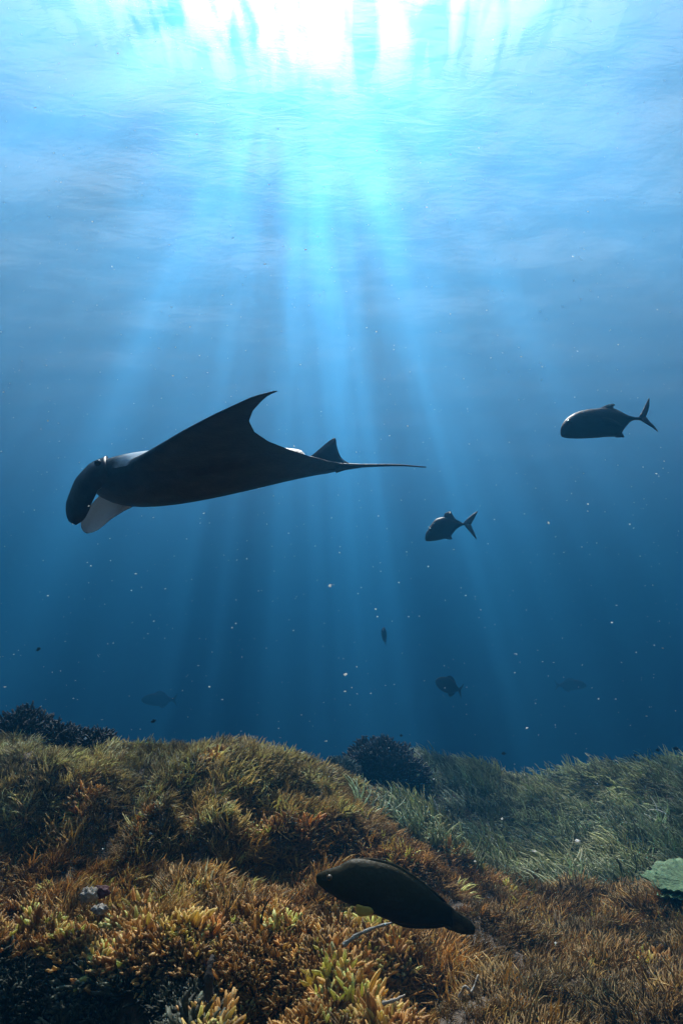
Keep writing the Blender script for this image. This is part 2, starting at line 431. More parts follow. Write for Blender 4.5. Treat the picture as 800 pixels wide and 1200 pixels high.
# ------------------------------------------------------------------ animals
b = N('manta_skin'); tc = b.n('TexCoord'); sx = b.n('SeparateXYZ'); b.l(tc.outputs['Object'], sx.inputs[0])
attw = b.n('Attribute'); attw.attribute_name = 'pale'
nz = b.noise(tc.outputs['Object'], 7, 4); nz2 = b.noise(tc.outputs['Object'], 40, 3)
dark = b.ramp(nz, [(0.3, (0.010, 0.013, 0.016)), (0.55, (0.026, 0.032, 0.038)), (0.78, (0.055, 0.064, 0.072))])
adn = b.n('Math', operation='MULTIPLY_ADD'); b.l(nz, adn.inputs[0]); adn.inputs[1].default_value = 0.5; b.l(attw.outputs['Fac'], adn.inputs[2])
wf = b.ramp(adn.outputs[0], [(0.62, 0.0), (0.9, 1.0)])
mxc = b.n('Mix', data_type='RGBA'); b.l(wf, mxc.inputs[0]); b.l(dark, mxc.inputs[6]); mxc.inputs[7].default_value = (0.60, 0.74, 0.83, 1)  # white skin, with the blue cast of the water light mixed into its colour
p = b.n('BsdfPrincipled'); p.inputs['Roughness'].default_value = 0.5; p.inputs['Specular IOR Level'].default_value = 0.35
b.l(mxc.outputs[2], p.inputs['Base Color'])
bp = b.n('Bump'); bp.inputs['Strength'].default_value = 0.25; bp.inputs['Distance'].default_value = 0.01
b.l(nz2, bp.inputs['Height']); b.l(bp.outputs[0], p.inputs['Normal']); b.l(p.outputs[0], b.out.inputs[0])
M_MANTA = b.m

def manta():
    # local axes: +X forward (nose), +Y left (towards camera side), +Z up; a = distance back from the nose
    le_s = [0, .12, .20, .25, .32, .50, .80, 1.10, 1.40, 1.60, 1.72, 1.78]
    le_a = [.02, .03, .06, .20, .38, .52, .74, .96, 1.20, 1.38, 1.49, 1.60]
    te_s = [0, .06, .14, .30, .50, .75, 1.0, 1.25, 1.45, 1.62, 1.72, 1.78]
    te_a = [1.98, 1.95, 1.84, 1.70, 1.58, 1.46, 1.40, 1.40, 1.45, 1.52, 1.57, 1.63]
    th_s = [0, .15, .25, .35, .55, .9, 1.3, 1.78]
    th_t = [.46, .43, .36, .26, .17, .095, .045, .012]
    ns, nc = 46, 26
    S = 1.78 * np.linspace(0, 1, ns) ** 1.05
    root = empty('manta_ray', (0, 0, 0))
    V, pale = [], []; F = []
    def droop(s):                         # both wings lifted in the upstroke, tips curling
        sa = abs(s); up = -0.05 if s > 0 else 0.33
        return up * (max(sa - .18, 0) ** 1.25) + (.26 * math.exp(-((sa - .52) / .2) ** 2) if s < 0 else 0)
    cols = list(-S[::-1]) + list(S[1:])
    m = len(cols)
    for s in cols:
        sa = abs(s)
        a0 = np.interp(sa, le_s, le_a); a1 = np.interp(sa, te_s, te_a); t = np.interp(sa, th_s, th_t)
        for side in (1, -1):
            for k in range(nc):
                c = k / (nc - 1); c = 0.5 - 0.5 * math.cos(math.pi * c)
                prof = (max(c, 1e-4) ** 0.42) * (1 - c) ** (0.85 if side > 0 else 1.35) * (1.75 if side > 0 else 1.95)
                if sa < .3: prof *= 1
                a = a0 + (a1 - a0) * c
                yy = s if sa < .25 else math.copysign(.25 + (sa - .25) * .85, s)
                z = droop(s) + side * t * .5 * prof - (0.04 if side < 0 else 0) * prof * (sa < .4)
                V.append((1.0 - a, yy, z))
                pw = 0.0
                if side > 0:
                    ex = ((a - .42) / .20) ** 2 + ((sa - .27) / .16) ** 2
                    pw = math.exp(-ex) * .72
                    pw = max(pw, .55 * math.exp(-((a - 1.62) / .12) ** 2 - ((sa - .16) / .1) ** 2))
                else:
                    pw = .30 * math.exp(-((a - .12) / .1) ** 2 - (sa / .2) ** 2)
                pale.append(pw)
    def vid(i, side, k): return (i * 2 + side) * nc + k
    for i in range(m - 1):
        for k in range(nc - 1):
            F.append((vid(i, 0, k), vid(i + 1, 0, k), vid(i + 1, 0, k + 1), vid(i, 0, k + 1)))
            F.append((vid(i, 1, k), vid(i, 1, k + 1), vid(i + 1, 1, k + 1), vid(i + 1, 1, k)))
        F.append((vid(i, 0, 0), vid(i, 1, 0), vid(i + 1, 1, 0), vid(i + 1, 0, 0)))
        F.append((vid(i, 0, nc - 1), vid(i + 1, 0, nc - 1), vid(i + 1, 1, nc - 1), vid(i, 1, nc - 1)))
    for i in (0, m - 1):
        F.append(tuple(vid(i, 0, k) for k in range(nc)) + tuple(vid(i, 1, k) for k in range(nc - 1, -1, -1)))
    body = mesh_obj('body', V, F, M_MANTA, root)
    at_ = body.data.attributes.new('pale', 'FLOAT', 'POINT'); at_.data.foreach_set('value', np.array(pale, np.float32))
    # tail
    pts = catmull([(-.88, 0, .0), (-1.05, 0, .0), (-1.2, .0, -.005), (-1.38, .01, -.02), (-1.56, .02, -.05)], 6)
    rad = np.interp(np.linspace(0, 1, len(pts)), [0, .12, .3, 1], [.06, .035, .018, .005])
    TV, TF = [], []
    for q, r in zip(pts, rad):
        for k in range(8):
            an = k * math.pi / 4; TV.append((q[0], q[1] + r * math.cos(an), q[2] + r * .8 * math.sin(an)))
    for i in range(len(pts) - 1):
        for k in range(8):
            TF.append((i * 8 + k, i * 8 + (k + 1) % 8, (i + 1) * 8 + (k + 1) % 8, (i + 1) * 8 + k))
    TF.append(tuple(range(8))); TF.append(tuple(len(TV) - 8 + k for k in range(8)))
    mesh_obj('tail', TV, TF, M_MANTA, root)
    fin('dorsal_fin', [(-.60, .03), (-.72, .12), (-.84, .215), (-.89, .235), (-.90, .16), (-.93, .07), (-1.0, .0), (-.8, -.02)], .022, M_MANTA, root)
    # head fins: broad paddles rolled open and hanging in front of the mouth
    for sgn, tw in ((1, 0.0), (-1, 0.5)):
        PV, PF = [], []
        nl, nw = 24, 11
        for i in range(nl):
            t = i / (nl - 1)
            # centre line leaves the cheek forward, then sweeps down
            cxs, czs = ((.78, .875, .952, 1.003, 1.023), (.03, .0, -.08, -.22, -.38)) if sgn > 0 else ((.74, .86, .96, 1.04, 1.10), (-.02, -.09, -.17, -.26, -.34))
            kk = (0, .25, .5, .75, 1)
            cx, cz = np.interp(t, kk, cxs), np.interp(t, kk, czs)
            tx, tz = np.interp(min(t + .1, 1), kk, cxs) - np.interp(max(t - .1, 0), kk, cxs), np.interp(min(t + .1, 1), kk, czs) - np.interp(max(t - .1, 0), kk, czs)
            ln = math.hypot(tx, tz); ux, uz = -tz / ln, tx / ln
            cyy = sgn * (.225 + .03 * t - .03 * t * t)
            wd = ((.125 - .025 * t) if sgn > 0 else (.12 - .055 * t)) * max(1 - max(0, (t - .7) / .3) ** 2.4, .006) ** .5
            for j in range(nw):
                u = -1 + 2 * j / (nw - 1)
                for side in (1, -1):
                    th_ = (.05 * (1 - t) ** 3 + .012) * math.sqrt(max(1 - u * u, 0.03))
                    PV.append((cx + wd * u * ux, cyy + sgn * side * th_ - sgn * wd * u * .25 - sgn * .05 * u * u, cz + wd * u * uz))
        def q(i, j, s): return (i * nw + j) * 2 + s
        for i in range(nl - 1):
            for j in range(nw - 1):
                PF.append((q(i, j, 0), q(i, j + 1, 0), q(i + 1, j + 1, 0), q(i + 1, j, 0)))
                PF.append((q(i, j, 1), q(i + 1, j, 1), q(i + 1, j + 1, 1), q(i, j + 1, 1)))
            for j in (0, nw - 1):
                PF.append((q(i, j, 0), q(i + 1, j, 0), q(i + 1, j, 1), q(i, j, 1)))
        for i in (0, nl - 1):
            for j in range(nw - 1): PF.append((q(i, j, 0), q(i, j, 1), q(i, j + 1, 1), q(i, j + 1, 0)))
        fo = mesh_obj('head_fin', PV, PF, M_MANTA, root)
        pv = [0.68 if (s_ == 1 and (sgn < 0 or k_ // nw > 6)) else 0.0 for k_ in range(nl * nw) for s_ in (0, 1)]
        at_ = fo.data.attributes.new('pale', 'FLOAT', 'POINT'); at_.data.foreach_set('value', np.array(pv, np.float32))
        fo['label'] = 'dark outer head fin hanging down' if sgn > 0 else 'head fin with pale inner face'
        ball('eye', (.84, sgn * .262, .055), .026, M_EYE, root)
    return root

def ball(name, loc, r, mat, parent, seg=12, rings=8, sc=(1, 1, 1)):
    V, F = [(0, 0, r * sc[2])], []
    for i in range(1, rings):
        ph = math.pi * i / rings
        for j in range(seg):
            an = 2 * math.pi * j / seg
            V.append((r * sc[0] * math.sin(ph) * math.cos(an), r * sc[1] * math.sin(ph) * math.sin(an), r * sc[2] * math.cos(ph)))
    V.append((0, 0, -r * sc[2])); e = len(V) - 1
    for j in range(seg):
        F.append((0, 1 + j, 1 + (j + 1) % seg)); F.append((e, e - seg + (j + 1) % seg, e - seg + j))
    for i in range(rings - 2):
        for j in range(seg):
            a = 1 + i * seg + j; c = 1 + i * seg + (j + 1) % seg
            F.append((a, a + seg, c + seg, c))
    o = mesh_obj(name, V, F, mat, parent); o.location = loc
    return o

def fin(name, outline, thick, mat, parent, y=0.0, smooth_n=4, loc=None, rot=None):
    """a fin membrane: thick along the middle, thin at its edge; outline in the local X-Z plane"""
    P = catmull(outline, smooth_n, True); n = len(P); c = P.mean(0)
    V, F = [], []
    for s in (1, -1):
        for q in P: V.append((q[0], y + s * thick * .12, q[1]))
        for q in P: r = c + (q - c) * .5; V.append((r[0], y + s * thick * .5, r[1]))
    for s in (0, 1):
        o_ = s * 2 * n
        for k in range(n):
            f_ = (o_ + k, o_ + (k + 1) % n, o_ + n + (k + 1) % n, o_ + n + k)
            F.append(f_ if s == 0 else f_[::-1])
        cap = tuple(range(o_ + n, o_ + 2 * n)); F.append(cap if s == 0 else cap[::-1])
    for k in range(n): F.append((k, 2 * n + k, 2 * n + (k + 1) % n, (k + 1) % n))
    o = mesh_obj(name, V, F, mat, parent)
    if loc is not None: o.location = loc
    if rot is not None: o.rotation_euler = rot
    return o

def loft(name, st, width, mat, parent, seg=20, n=5):
    """fish body: st = [(x, top, bottom)], width = [(fraction, half width)]"""
    S = catmull(st, n); V, F = [], []
    x0, x1 = S[0][0], S[-1][0]
    for x, t, bt in S:
        f = (x - x0) / (x1 - x0); w_ = np.interp(f, [a for a, _ in width], [c for _, c in width])
        cz = (t + bt) / 2; h = max((t - bt) / 2, .001)
        for k in range(seg):
            an = 2 * math.pi * k / seg; cs, sn = math.cos(an), math.sin(an)
            V.append((x, w_ * math.copysign(abs(cs) ** .9, cs) * (1 - .25 * max(sn, 0) ** 2), cz + h * sn))
    m = len(S)
    for i in range(m - 1):
        for k in range(seg):
            F.append((i * seg + k, i * seg + (k + 1) % seg, (i + 1) * seg + (k + 1) % seg, (i + 1) * seg + k))
    F.append(tuple(range(seg))[::-1]); F.append(tuple((m - 1) * seg + k for k in range(seg)))
    return mesh_obj(name, V, F, mat, parent)

M_AMB = simple_mat('amber_iris', (0.10, 0.06, 0.02), (0.2, 0.12, 0.04), 60, .25, 0, .5)
M_EYE = simple_mat('wet_eye', (0.004, 0.004, 0.005), (0.01, 0.01, 0.012), 20, .15, 0, .6)
def fish_mat(name, back, belly, scale=60):
    b = N(name); tc = b.n('TexCoord'); sx = b.n('SeparateXYZ'); b.l(tc.outputs['Generated'], sx.inputs[0])
    nz = b.noise(tc.outputs['Object'], 9, 4)
    vo = b.n('TexVoronoi'); vo.inputs['Scale'].default_value = scale; b.l(tc.outputs['Object'], vo.inputs['Vector'])
    ad = b.n('Math', operation='MULTIPLY_ADD'); b.l(nz, ad.inputs[0]); ad.inputs[1].default_value = .35; b.l(sx.outputs[2], ad.inputs[2])
    col = b.ramp(ad.outputs[0], [(0.25, belly), (0.75, back)])
    p = b.n('BsdfPrincipled'); p.inputs['Roughness'].default_value = .55; p.inputs['Specular IOR Level'].default_value = .14
    b.l(col, p.inputs['Base Color'])
    bp = b.n('Bump'); bp.inputs['Strength'].default_value = .3; bp.inputs['Distance'].default_value = .004
    b.l(vo.outputs[0], bp.inputs['Height']); b.l(bp.outputs[0], p.inputs['Normal']); b.l(p.outputs[0], b.out.inputs[0])
    return b.m
M_JACK = fish_mat('jack_skin', (0.010, 0.013, 0.017), (0.022, 0.027, 0.03))
M_WRASSE = fish_mat('wrasse_skin', (0.036, 0.030, 0.009), (0.006, 0.005, 0.004))
M_FIN = simple_mat('fin_membrane', (0.035, 0.045, 0.055), (0.075, 0.09, 0.1), 14, .4, .15, .4, 4, .35)
M_YFIN = simple_mat('yellow_fin', (0.75, 0.62, 0.10), (0.85, 0.78, 0.25), 12, .4, .1, .4, 4, .6)
M_DAMSEL = fish_mat('damsel_skin', (0.01, 0.012, 0.018), (0.02, 0.022, 0.03))

def px_fish(name, px, py, d, k, cx, cy):
    """root at the photo place; outline numbers are zoom pixels (k per photo pixel) about (cx, cy)"""
    root = empty(name, at(px, py, d)); u = d / FPX / k
    return root, (lambda x, y: ((x - cx) * u, (cy - y) * u))

def jack_a(px=711, py=492, d=3.9):
    r, q = px_fish('trevally', px, py, d, 5.714, 405, 240)
    st = []
    for x, t, bt in [(84, 322, 336), (88, 296, 349), (105, 262, 355), (140, 226, 359), (200, 192, 360), (270, 174, 358), (340, 166, 354), (400, 160, 350), (450, 170, 346), (500, 188, 306), (550, 212, 258), (590, 223, 240), (632, 222, 243)]:
        X_, T = q(x, t); _, B_ = q(x, bt); st.append((X_, T, B_))
    L = st[-1][0] - st[0][0]
    loft('body', st, [(0, .008), (.06, .035), (.2, .05), (.4, .055), (.65, .04), (.85, .017), (.93, .013), (1, .008)], M_JACK, r)
    fin('tail_fin', [q(620, 222), q(648, 180), q(680, 130), q(706, 92), q(702, 140), q(682, 190), q(664, 220), q(640, 232)], .012, M_FIN, r)
    fin('tail_fin', [q(620, 236), q(640, 222), q(664, 218), q(690, 255), q(715, 285), q(732, 318), q(700, 292), q(655, 262)], .012, M_FIN, r)
    M_PF = simple_mat('pale_fin', (0.3, 0.34, 0.36), (0.5, 0.55, 0.56), 14, .4, .15, .4, 4, .5)
    fin('dorsal_fin', [q(395, 152), q(440, 134), q(470, 136), q(440, 150), q(410, 160)], .008, M_PF, r)['label'] = 'pale fin tip'
    fin('dorsal_fin', [q(350, 172), q(400, 146), q(440, 134), q(470, 136), q(455, 158), q(500, 182), q(540, 208), q(470, 195), q(400, 180)], .010, M_FIN, r)
    fin('anal_fin', [q(430, 335), q(450, 356), q(480, 355), q(504, 354), q(492, 330), q(510, 300), q(545, 262), q(490, 295)], .010, M_FIN, r)
    fin('pectoral_fin', [(-.09, -.005), (-.04, .0), (.02, -.02), (.06, -.05), (.01, -.04), (-.06, -.025)], .006, M_JACK, r, loc=(0, -.05, -.005), rot=(0, 0, R(-3)))
    for s in (1, -1): ball('eye', (q(135, 275)[0], s * .032, q(135, 275)[1]), .016, M_EYE, r)
    return r

def jack_b(px=528, py=617, d=5.4):
    r, q = px_fish('trevally', px, py, d, 8.889, 380, 285)
    st = []
    for x, t, bt in [(108, 395, 412), (116, 355, 428), (150, 300, 432), (190, 245, 430), (230, 208, 425), (300, 190, 408), (340, 195, 398), (380, 206, 372), (430, 230, 318), (480, 246, 284), (530, 250, 268)]:
        X_, T = q(x, t); _, B_ = q(x, bt); st.append((X_, T, B_))
    loft('body', st, [(0, .008), (.06, .035), (.2, .045), (.4, .05), (.65, .036), (.85, .015), (1, .008)], M_JACK, r)
    fin('tail_fin', [q(515, 250), q(545, 215), q(600, 170), q(668, 130), q(640, 185), q(605, 240), q(585, 270), q(540, 268)], .012, M_FIN, r)
    fin('tail_fin', [q(515, 262), q(545, 252), q(585, 262), q(605, 310), q(625, 355), q(638, 412), q(600, 370), q(550, 310)], .012, M_FIN, r)
    fin('dorsal_fin', [q(315, 200), q(318, 160), q(345, 142), q(385, 132), q(400, 160), q(440, 215), q(500, 248), q(420, 235), q(370, 215)], .010, M_FIN, r)
    fin('anal_fin', [q(300, 395), q(340, 412), q(385, 412), q(380, 375), q(405, 335), q(340, 360)], .010, M_FIN, r)
    for s in (1, -1): ball('eye', (q(160, 330)[0], s * .030, q(160, 330)[1]), .016, M_EYE, r)
    return r

def wrasse(px=461, py=1048, d=2.35):
    r, q = px_fish('wrasse', px, py, d, 3.478, 386, 236)
    st = []
    for x, t, bt in [(70, 168, 180), (76, 156, 196), (110, 139, 222), (165, 122, 258), (205, 99, 276), (255, 94, 292), (320, 103, 320), (390, 122, 345), (460, 162, 358), (530, 214, 358), (580, 258, 352), (620, 290, 366)]:
        X_, T = q(x, t); _, B_ = q(x, bt); st.append((X_, T, B_))
    loft('body', st, [(0, .006), (.06, .022), (.2, .040), (.4, .048), (.65, .036), (.88, .018), (1, .010)], M_WRASSE, r)
    fin('tail_fin', [q(590, 268), q(640, 302), q(685, 330), q(710, 362), q(704, 388), q(670, 391), q(620, 378), q(580, 352)], .010, simple_mat('wrasse_tail', (0.03, 0.026, 0.015), (0.10, 0.085, 0.045), 40, .5, .2, .3, 4, .45), r)
    fin('dorsal_fin', [q(235, 100), q(300, 92), q(390, 113), q(470, 158), q(540, 212), q(600, 268), q(540, 240), q(450, 180), q(340, 125)], .008, M_WRASSE, r)
    fin('anal_fin', [q(360, 330), q(420, 362), q(500, 369), q(580, 364), q(590, 345), q(480, 340)], .008, M_WRASSE, r)
    o = fin('pectoral_fin', [q(232, 262), q(262, 266), q(290, 272), q(300, 292), q(268, 304), q(236, 300)], .006, M_YFIN, r, y=-.056)
    o['label'] = 'yellow pectoral fin'
    for s in (1, -1): ball('pupil', (-.001, s * .006, .0), .0065, M_EYE, ball('eye', (q(125, 165)[0], s * .024, q(125, 165)[1]), .011, M_AMB, r))
    return r

def plain_fish(name, px, py, d, length, yaw, pitch, mat, deep=.36, group=None):
    """fish built from body and fins, nose along -X before turning"""
    r = empty(name, at(px, py, d), (0, pitch, yaw)); L = length; H = length * deep
    st = [(-.5 * L, .02 * H, -.05 * H), (-.47 * L, .14 * H, -.18 * H), (-.38 * L, .33 * H, -.33 * H), (-.22 * L, .47 * H, -.45 * H), (-.02 * L, .5 * H, -.48 * H), (.15 * L, .38 * H, -.36 * H), (.28 * L, .2 * H, -.18 * H), (.36 * L, .1 * H, -.1 * H)]
    loft('body', st, [(0, .02 * L), (.2, .075 * L), (.45, .085 * L), (.8, .035 * L), (1, .015 * L)], mat, r, 14, 3)
    fin('tail_fin', [(.34 * L, .08 * H), (.42 * L, .25 * H), (.5 * L, .5 * H), (.46 * L, .2 * H), (.44 * L, 0), (.46 * L, -.2 * H), (.5 * L, -.5 * H), (.42 * L, -.25 * H), (.34 * L, -.08 * H)], .015 * L, mat, r)
    fin('dorsal_fin', [(-.15 * L, .45 * H), (-.05 * L, .66 * H), (.1 * L, .6 * H), (.22 * L, .3 * H), (.1 * L, .35 * H)], .015 * L, mat, r)
    fin('anal_fin', [(.0 * L, -.44 * H), (.08 * L, -.64 * H), (.2 * L, -.45 * H), (.25 * L, -.2 * H), (.1 * L, -.35 * H)], .015 * L, mat, r)
    for s in (1, -1): ball('eye', (-.38 * L, s * .055 * L, .08 * H), .018 * L, M_EYE, r, 8, 6)
    return r

mr = manta()
mr.location = at(258, 556, 3.5); mr.scale = (.673, .673, .673)
mr.rotation_mode = 'XYZ'
# heading screen-left (-X world): local +X -> -X, local +Y -> -Y (towards camera)
mr.rotation_euler = (R(-2), R(3), R(178))
tag(mr, 'large dark manta ray gliding with lifted wings and long thin tail', 'manta ray')
ja = jack_a(); ja.scale = (1, 1, 1.1); tag(ja, 'large dark trevally with pale dorsal fin tip and forked tail, level in open water', 'fish', 'trevally in the blue water')
jb = jack_b(); jb.scale = (1, 1, 1.08); tag(jb, 'smaller dark trevally tilted head down beneath the manta ray tail tip', 'fish', 'trevally in the blue water')
wr = wrasse(); wr.scale = (1, 1, .93); tag(wr, 'dark olive wrasse with yellow pectoral fin hovering over the brown coral', 'fish')

for (nm, px, py, d, L, yaw, pit, dp, lab) in [
    ('parrotfish', 526, 804, 17.0, .84, R(28), R(16), .46, 'stout dark fish tilted head up with sunlit back in the haze'),
    ('reef_fish', 450.5, 745, 17.0, .78, R(80), R(10), .44, 'dark fish seen end on as a narrow upright oval'),
    ('reef_fish', 187, 820, 36.0, 1.85, R(8), R(0), .36, 'faint large fish shadow fading into haze above the left ridge'),
    ('reef_fish', 668, 803, 42.0, 1.9, R(170), R(0), .34, 'very faint fish silhouette in haze beside the stout tilted fish')]:
    o = plain_fish(nm, px, py, d, L, yaw, pit, M_JACK, dp); tag(o, lab, 'fish', 'distant fish in the haze')
for (px, py, d, L, yaw, pit, lab) in [
    (180, 845, 6.2, .050, R(30), R(-20), 'tiny black damselfish just above the lit ridge crest'),
    (45, 761, 6.5, .060, R(160), R(20), 'tiny dark damselfish alone high over the dark left coral'),
    (590, 883, 8.5, .065, R(10), R(0), 'tiny dark damselfish over the dip between the coral slopes'),
    (744, 885, 8.5, .065, R(170), R(10), 'tiny dark damselfish skimming the crest of the far slope'),
    (770, 879, 8.8, .07, R(20), R(0), 'tiny dark damselfish with another beside it over the far slope'),
    (791, 877, 8.4, .07, R(160), R(-10), 'tiny dark damselfish hovering highest above the far slope crest'),
    (470, 862, 9.0, .06, R(40), R(0), 'tiny dark damselfish above the dark bushy coral head')]:
    o = plain_fish('damselfish', px, py, d, L, yaw, pit, M_DAMSEL, .5); tag(o, lab, 'fish', 'tiny damselfish over the reef')

# ------------------------------------------------------------------ single corals and rubble
def blob_mesh(name, loc, r, sc, mat, parent, seed, amp=.25, fr=2.2, seg=24, rings=14):
    o = ball(name, loc, r, mat, parent, seg, rings, sc)
    for v in o.data.vertices:
        nn_ = v.co.normalized(); k = 1 + amp * mnoise.fractal(nn_ * fr + Vector((seed * 3.1, seed * 1.7, 0)), 1.0, 2.0, 4)
        v.co *= k
    return o

def branch_coral(name, px, py, d, rx, rz, mat, seed, label, n=420, blen=.16, br=.012, club=.5):
    base = at(px, py, d); r = empty(name, base)
    blob_mesh('mound', (0, 0, 0), 1, (rx * .72, rx * .66, rz * .7), mat, r, seed)
    rr = np.random.default_rng(seed); V, F = [], []
    for k in range(n):
        ph = math.acos(rr.uniform(-.1, 1)); an = rr.uniform(0, 2 * math.pi)
        nn_ = np.array([math.sin(ph) * math.cos(an), math.sin(ph) * math.sin(an), math.cos(ph)])
        lump = 1 + .34 * mnoise.noise(Vector(nn_ * 2.4) + Vector((seed, 0, 0)))
        p0 = nn_ * np.array([rx, rx * .9, rz]) * .8 * lump
        for j in range(2):
            strand_geo(V, F, p0, nn_ + rr.normal(0, .55, 3) + np.array([0, 0, .25]), rr.normal(0, .35, 3), blen * rr.uniform(.6, 1.3), br * rr.uniform(.7, 1.2), 4, 4, club, rr)
    o = mesh_obj('branches', V, F, mat, r); o['kind'] = 'stuff'
    tag(r, label, 'coral'); return r

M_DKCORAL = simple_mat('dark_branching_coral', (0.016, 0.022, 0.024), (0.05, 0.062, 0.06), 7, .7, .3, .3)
M_TEALC = simple_mat('teal_branching_coral', (0.06, 0.09, 0.08), (0.16, 0.22, 0.18), 9, .7, .3, .3, 4, .2)
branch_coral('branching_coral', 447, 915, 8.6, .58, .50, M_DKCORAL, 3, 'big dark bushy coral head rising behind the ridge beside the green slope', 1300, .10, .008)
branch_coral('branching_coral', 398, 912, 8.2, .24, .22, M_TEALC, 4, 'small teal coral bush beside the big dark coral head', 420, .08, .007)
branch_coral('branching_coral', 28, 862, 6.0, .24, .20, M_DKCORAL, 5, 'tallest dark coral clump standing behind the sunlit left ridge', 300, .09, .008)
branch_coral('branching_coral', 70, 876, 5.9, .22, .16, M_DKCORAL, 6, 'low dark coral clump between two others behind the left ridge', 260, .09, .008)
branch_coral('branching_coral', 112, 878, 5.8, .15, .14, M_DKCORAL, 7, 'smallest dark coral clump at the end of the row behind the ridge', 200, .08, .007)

M_GREENC = simple_mat('green_plate_coral', (0.03, 0.10, 0.04), (0.17, 0.31, 0.14), 40, .6, .6, .3, 4, .2)
M_PALEC = simple_mat('pale_plate_coral', (0.30, 0.40, 0.36), (0.6, 0.7, 0.64), 30, .6, .5, .3, 4, .2)
def plate_coral(name, px, py, d, rad, tilt, mat, seed, label, tiers=4):
    r = empty(name, at(px, py, d), tilt); rr = np.random.default_rng(seed)
    for k in range(tiers):
        R0 = rad * (1 - .20 * k); V, F = [], []; na, nr_ = 120, 9
        ph = rr.uniform(0, 6.3, 4)
        for s in (0, 1):
            for i in range(nr_):
                f = .08 + .92 * i / (nr_ - 1)
                for j in range(na):
                    an = 2 * math.pi * j / na
                    rim = 1 + .09 * math.sin(3 * an + ph[0]) + .06 * math.sin(7 * an + ph[1]) + .035 * math.sin(15 * an + ph[2]) + .03 * abs(math.sin(15 * an))
                    rad_ = R0 * f * rim
                    z = .12 * R0 * f * f + .05 * R0 * math.sin(5 * an + ph[3]) * f + .022 * R0 * math.sin(30 * an + 3 * math.sin(2 * an)) * f + .02 * R0 * math.sin(f * 20) + k * rad * .11 - (.02 * rad if s else 0)
                    V.append((rad_ * math.cos(an), rad_ * math.sin(an), z))
        for s in (0, 1):
            o_ = s * nr_ * na
            for i in range(nr_ - 1):
                for j in range(na):
                    f_ = (o_ + i * na + j, o_ + i * na + (j + 1) % na, o_ + (i + 1) * na + (j + 1) % na, o_ + (i + 1) * na + j)
                    F.append(f_ if s == 0 else f_[::-1])
        for j in range(na):
            a = (nr_ - 1) * na + j; c = (nr_ - 1) * na + (j + 1) % na
            F.append((a, c, c + nr_ * na, a + nr_ * na)); a = j; c = (j + 1) % na; F.append((c, a, a + nr_ * na, c + nr_ * na))
        mesh_obj('plate', V, F, mat, r)
    V, F = [], []; strand_geo(V, F, (0, 0, -rad * .6), (0, 0, 1), (0, 0, 0), rad * .8, rad * .22, 4, 10); mesh_obj('stalk', V, F, mat, r)
    tag(r, label, 'coral'); return r
plate_coral('plate_coral', 808, 1038, 4.5, .27, (R(13), R(-8), 0), M_GREENC, 2, 'green tiered plate coral with scalloped ridges on the brown coral bed', 2)
plate_coral('plate_coral', 490, 952, 7.0, .15, (R(20), R(8), 0), M_PALEC, 5, 'small pale mint plate coral in the gully below the dark coral head', 3)

M_WHITE = simple_mat('bleached_coral', (0.16, 0.14, 0.11), (0.55, 0.5, 0.42), 14, .8, .6, .2)
M_BLUEW = simple_mat('bluish_dead_coral', (0.16, 0.15, 0.12), (0.5, 0.5, 0.46), 20, .8, .5, .2)
M_MAROON = simple_mat('maroon_sponge', (0.03, 0.008, 0.012), (0.11, 0.03, 0.035), 12, .7, .5, .3)
M_STUB = simple_mat('dead_coral_stub', (0.02, 0.018, 0.016), (0.07, 0.06, 0.05), 12, .9, .6, .2)
o = blob_mesh('coral_rubble', at(104, 1049, 3.55), .042, (1, 1, .8), M_WHITE, None, 2, .5, 2.5); tag(o, 'white bleached coral lump beside a maroon patch in the orange slope', 'coral rubble')
o = blob_mesh('encrusting_sponge', at(119, 1045, 3.6), .042, (1, 1, .7), M_MAROON, None, 4, .4, 2); tag(o, 'dark maroon sponge next to the white lump on the orange slope', 'sponge')
o = blob_mesh('coral_rubble', at(117, 1066, 3.45), .03, (1.2, 1, .7), M_WHITE, None, 8, .5, 2.5); tag(o, 'smaller pale coral lump just below the maroon sponge', 'coral rubble')
def twig(px0, py0, d0, pts, r0, mat, label, name='dead_coral_branch'):
    b0 = at(px0, py0, d0); P_ = [np.array(at(a, c, dd)) - np.array(b0) for a, c, dd in pts]
    C_ = catmull(P_, 5); V, F = [], []; m_ = len(C_); sd_ = 7
    for i, q in enumerate(C_):
        t = C_[min(i + 1, m_ - 1)] - C_[max(i - 1, 0)]; t /= np.linalg.norm(t)
        a = np.cross(t, (0, 1, .1)); a /= np.linalg.norm(a); c = np.cross(t, a)
        r_ = r0 * (1 - .65 * i / (m_ - 1)) * (1 + .25 * math.sin(i * 1.9))
        for k in range(sd_):
            an = 2 * math.pi * k / sd_; V.append(q + r_ * (math.cos(an) * a + math.sin(an) * c))
    for i in range(m_ - 1):
        for k in range(sd_): F.append((i * sd_ + k, i * sd_ + (k + 1) % sd_, (i + 1) * sd_ + (k + 1) % sd_, (i + 1) * sd_ + k))
    F.append(tuple(range(sd_))); F.append(tuple((m_ - 1) * sd_ + k for k in range(sd_)))
    o = mesh_obj(name, V, F, mat); o.location = b0; tag(o, label, 'coral branch'); return o
twig(402, 1108, 2.75, [(402, 1108, 2.75), (420, 1095, 2.78), (445, 1085, 2.85), (470, 1079, 2.95)], .010, M_BLUEW, 'long bluish white dead coral branch lying below the wrasse')
twig(448, 1176, 2.62, [(448, 1176, 2.62), (462, 1172, 2.62), (474, 1166, 2.65)], .009, M_WHITE, 'short white dead coral stick at the foot of the slope')
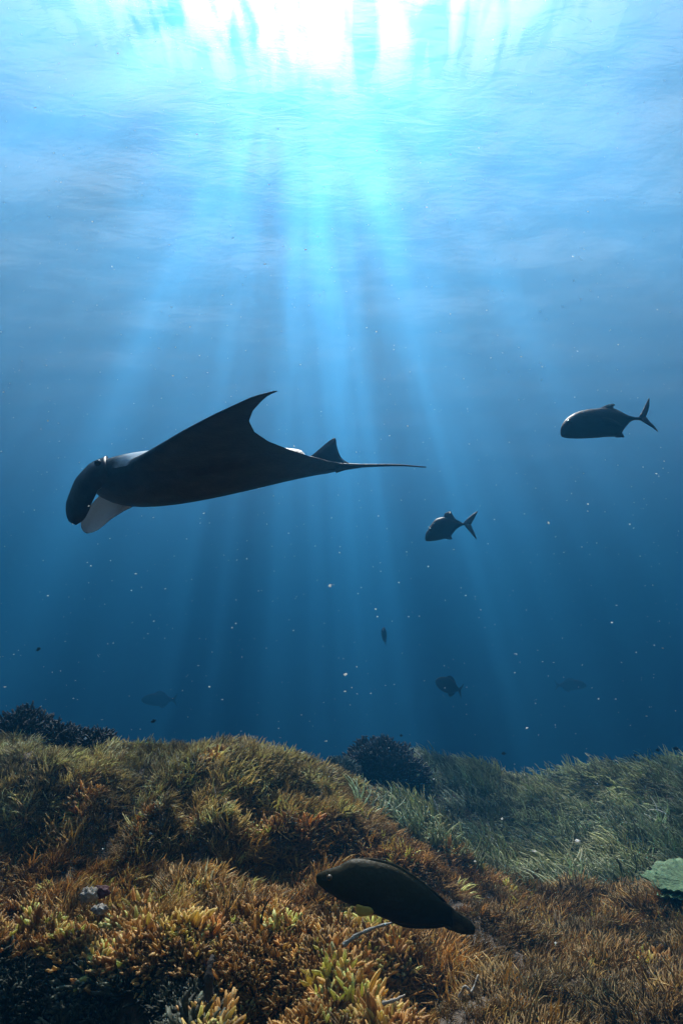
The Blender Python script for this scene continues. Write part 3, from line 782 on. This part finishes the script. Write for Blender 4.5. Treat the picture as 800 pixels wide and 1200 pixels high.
twig(538, 1168, 2.62, [(538, 1168, 2.62), (545, 1156, 2.6), (552, 1162, 2.6), (560, 1142, 2.65)], .007, M_WHITE, 'crooked white dead coral fork in a dark hollow of brown coral')
twig(306, 1082, 3.1, [(306, 1082, 3.1), (309, 1066, 3.1), (318, 1050, 3.12)], .0065, M_STUB, 'thin brown dead coral stick standing up on the slope')
twig(246, 1175, 2.8, [(246, 1175, 2.8), (245, 1140, 2.85), (249, 1120, 2.92)], .024, M_STUB, 'dark thick dead coral stump in the coral slope')

# ------------------------------------------------------------------ drifting plankton
b = N('plankton'); p = b.n('BsdfPrincipled'); p.inputs['Base Color'].default_value = (.85, .87, .85, 1); p.inputs['Roughness'].default_value = .5
t = b.n('BsdfTranslucent'); t.inputs[0].default_value = (.9, .92, .9, 1)
mx = b.n('MixShader'); mx.inputs[0].default_value = .8; b.l(p.outputs[0], mx.inputs[1]); b.l(t.outputs[0], mx.inputs[2]); b.l(mx.outputs[0], b.out.inputs[0])
rr = np.random.default_rng(77); V, F = [], []
for k in range(3600):
    x, y, z = rr.uniform(-8, 8), rr.uniform(1.6, 13), rr.uniform(-1, 9.5)
    if z < float(height(np.array([x]), np.array([y]))[0]) + .3: continue
    r_ = min(.0021 * math.exp(abs(rr.normal(0, .75))), .0026 + .0007 * y); o_ = len(V); q_ = rr.normal(0, 1, (6, 3)) * .25 + np.array([(1, 0, 0), (-1, 0, 0), (0, 1, 0), (0, -1, 0), (0, 0, 1), (0, 0, -1)])
    q_[:, 0] *= rr.uniform(.7, 1.9)
    for v in q_ * r_: V.append((x + v[0], y + v[1], z + v[2]))
    for a, c, e in ((0, 2, 4), (2, 1, 4), (1, 3, 4), (3, 0, 4), (2, 0, 5), (1, 2, 5), (3, 1, 5), (0, 3, 5)): F.append((o_ + a, o_ + c, o_ + e))
pk = mesh_obj('plankton', V, F, b.m); tag(pk, 'pale specks of plankton drifting through the blue water', 'plankton', kind='stuff')

# ------------------------------------------------------------------ the water itself, as haze
b = N('sea_water'); addv = b.n('AddShader')
for k, (c_, dn, g_) in enumerate([((0.0, 0.118, 0.272, 1), 0.0365, 0.60),      # the water: blue, broad scattering
                                  ((0.66, 0.60, 0.50, 1), 0.0009, 0.965)]):     # silt and plankton in it: pale, strongly forward
    pv = b.n('VolumePrincipled')
    pv.inputs['Color'].default_value = c_; pv.inputs['Density'].default_value = dn
    pv.inputs['Anisotropy'].default_value = g_; pv.inputs['Absorption Color'].default_value = (0, 0, 0, 1)
    b.l(pv.outputs[0], addv.inputs[k])
b.l(addv.outputs[0], b.out.inputs['Volume'])
x0, x1, y0, y1, z0, z1 = -310, 310, -110, 410, -13, SURF + 1.0
hv = [(x, y, z) for x in (x0, x1) for y in (y0, y1) for z in (z0, z1)]
hz = mesh_obj('haze', hv, [(0, 1, 3, 2), (4, 6, 7, 5), (0, 4, 5, 1), (2, 3, 7, 6), (0, 2, 6, 4), (1, 5, 7, 3)], b.m, None, False)
tag(hz, 'clear blue sea water fading into distance', 'water', kind='stuff')
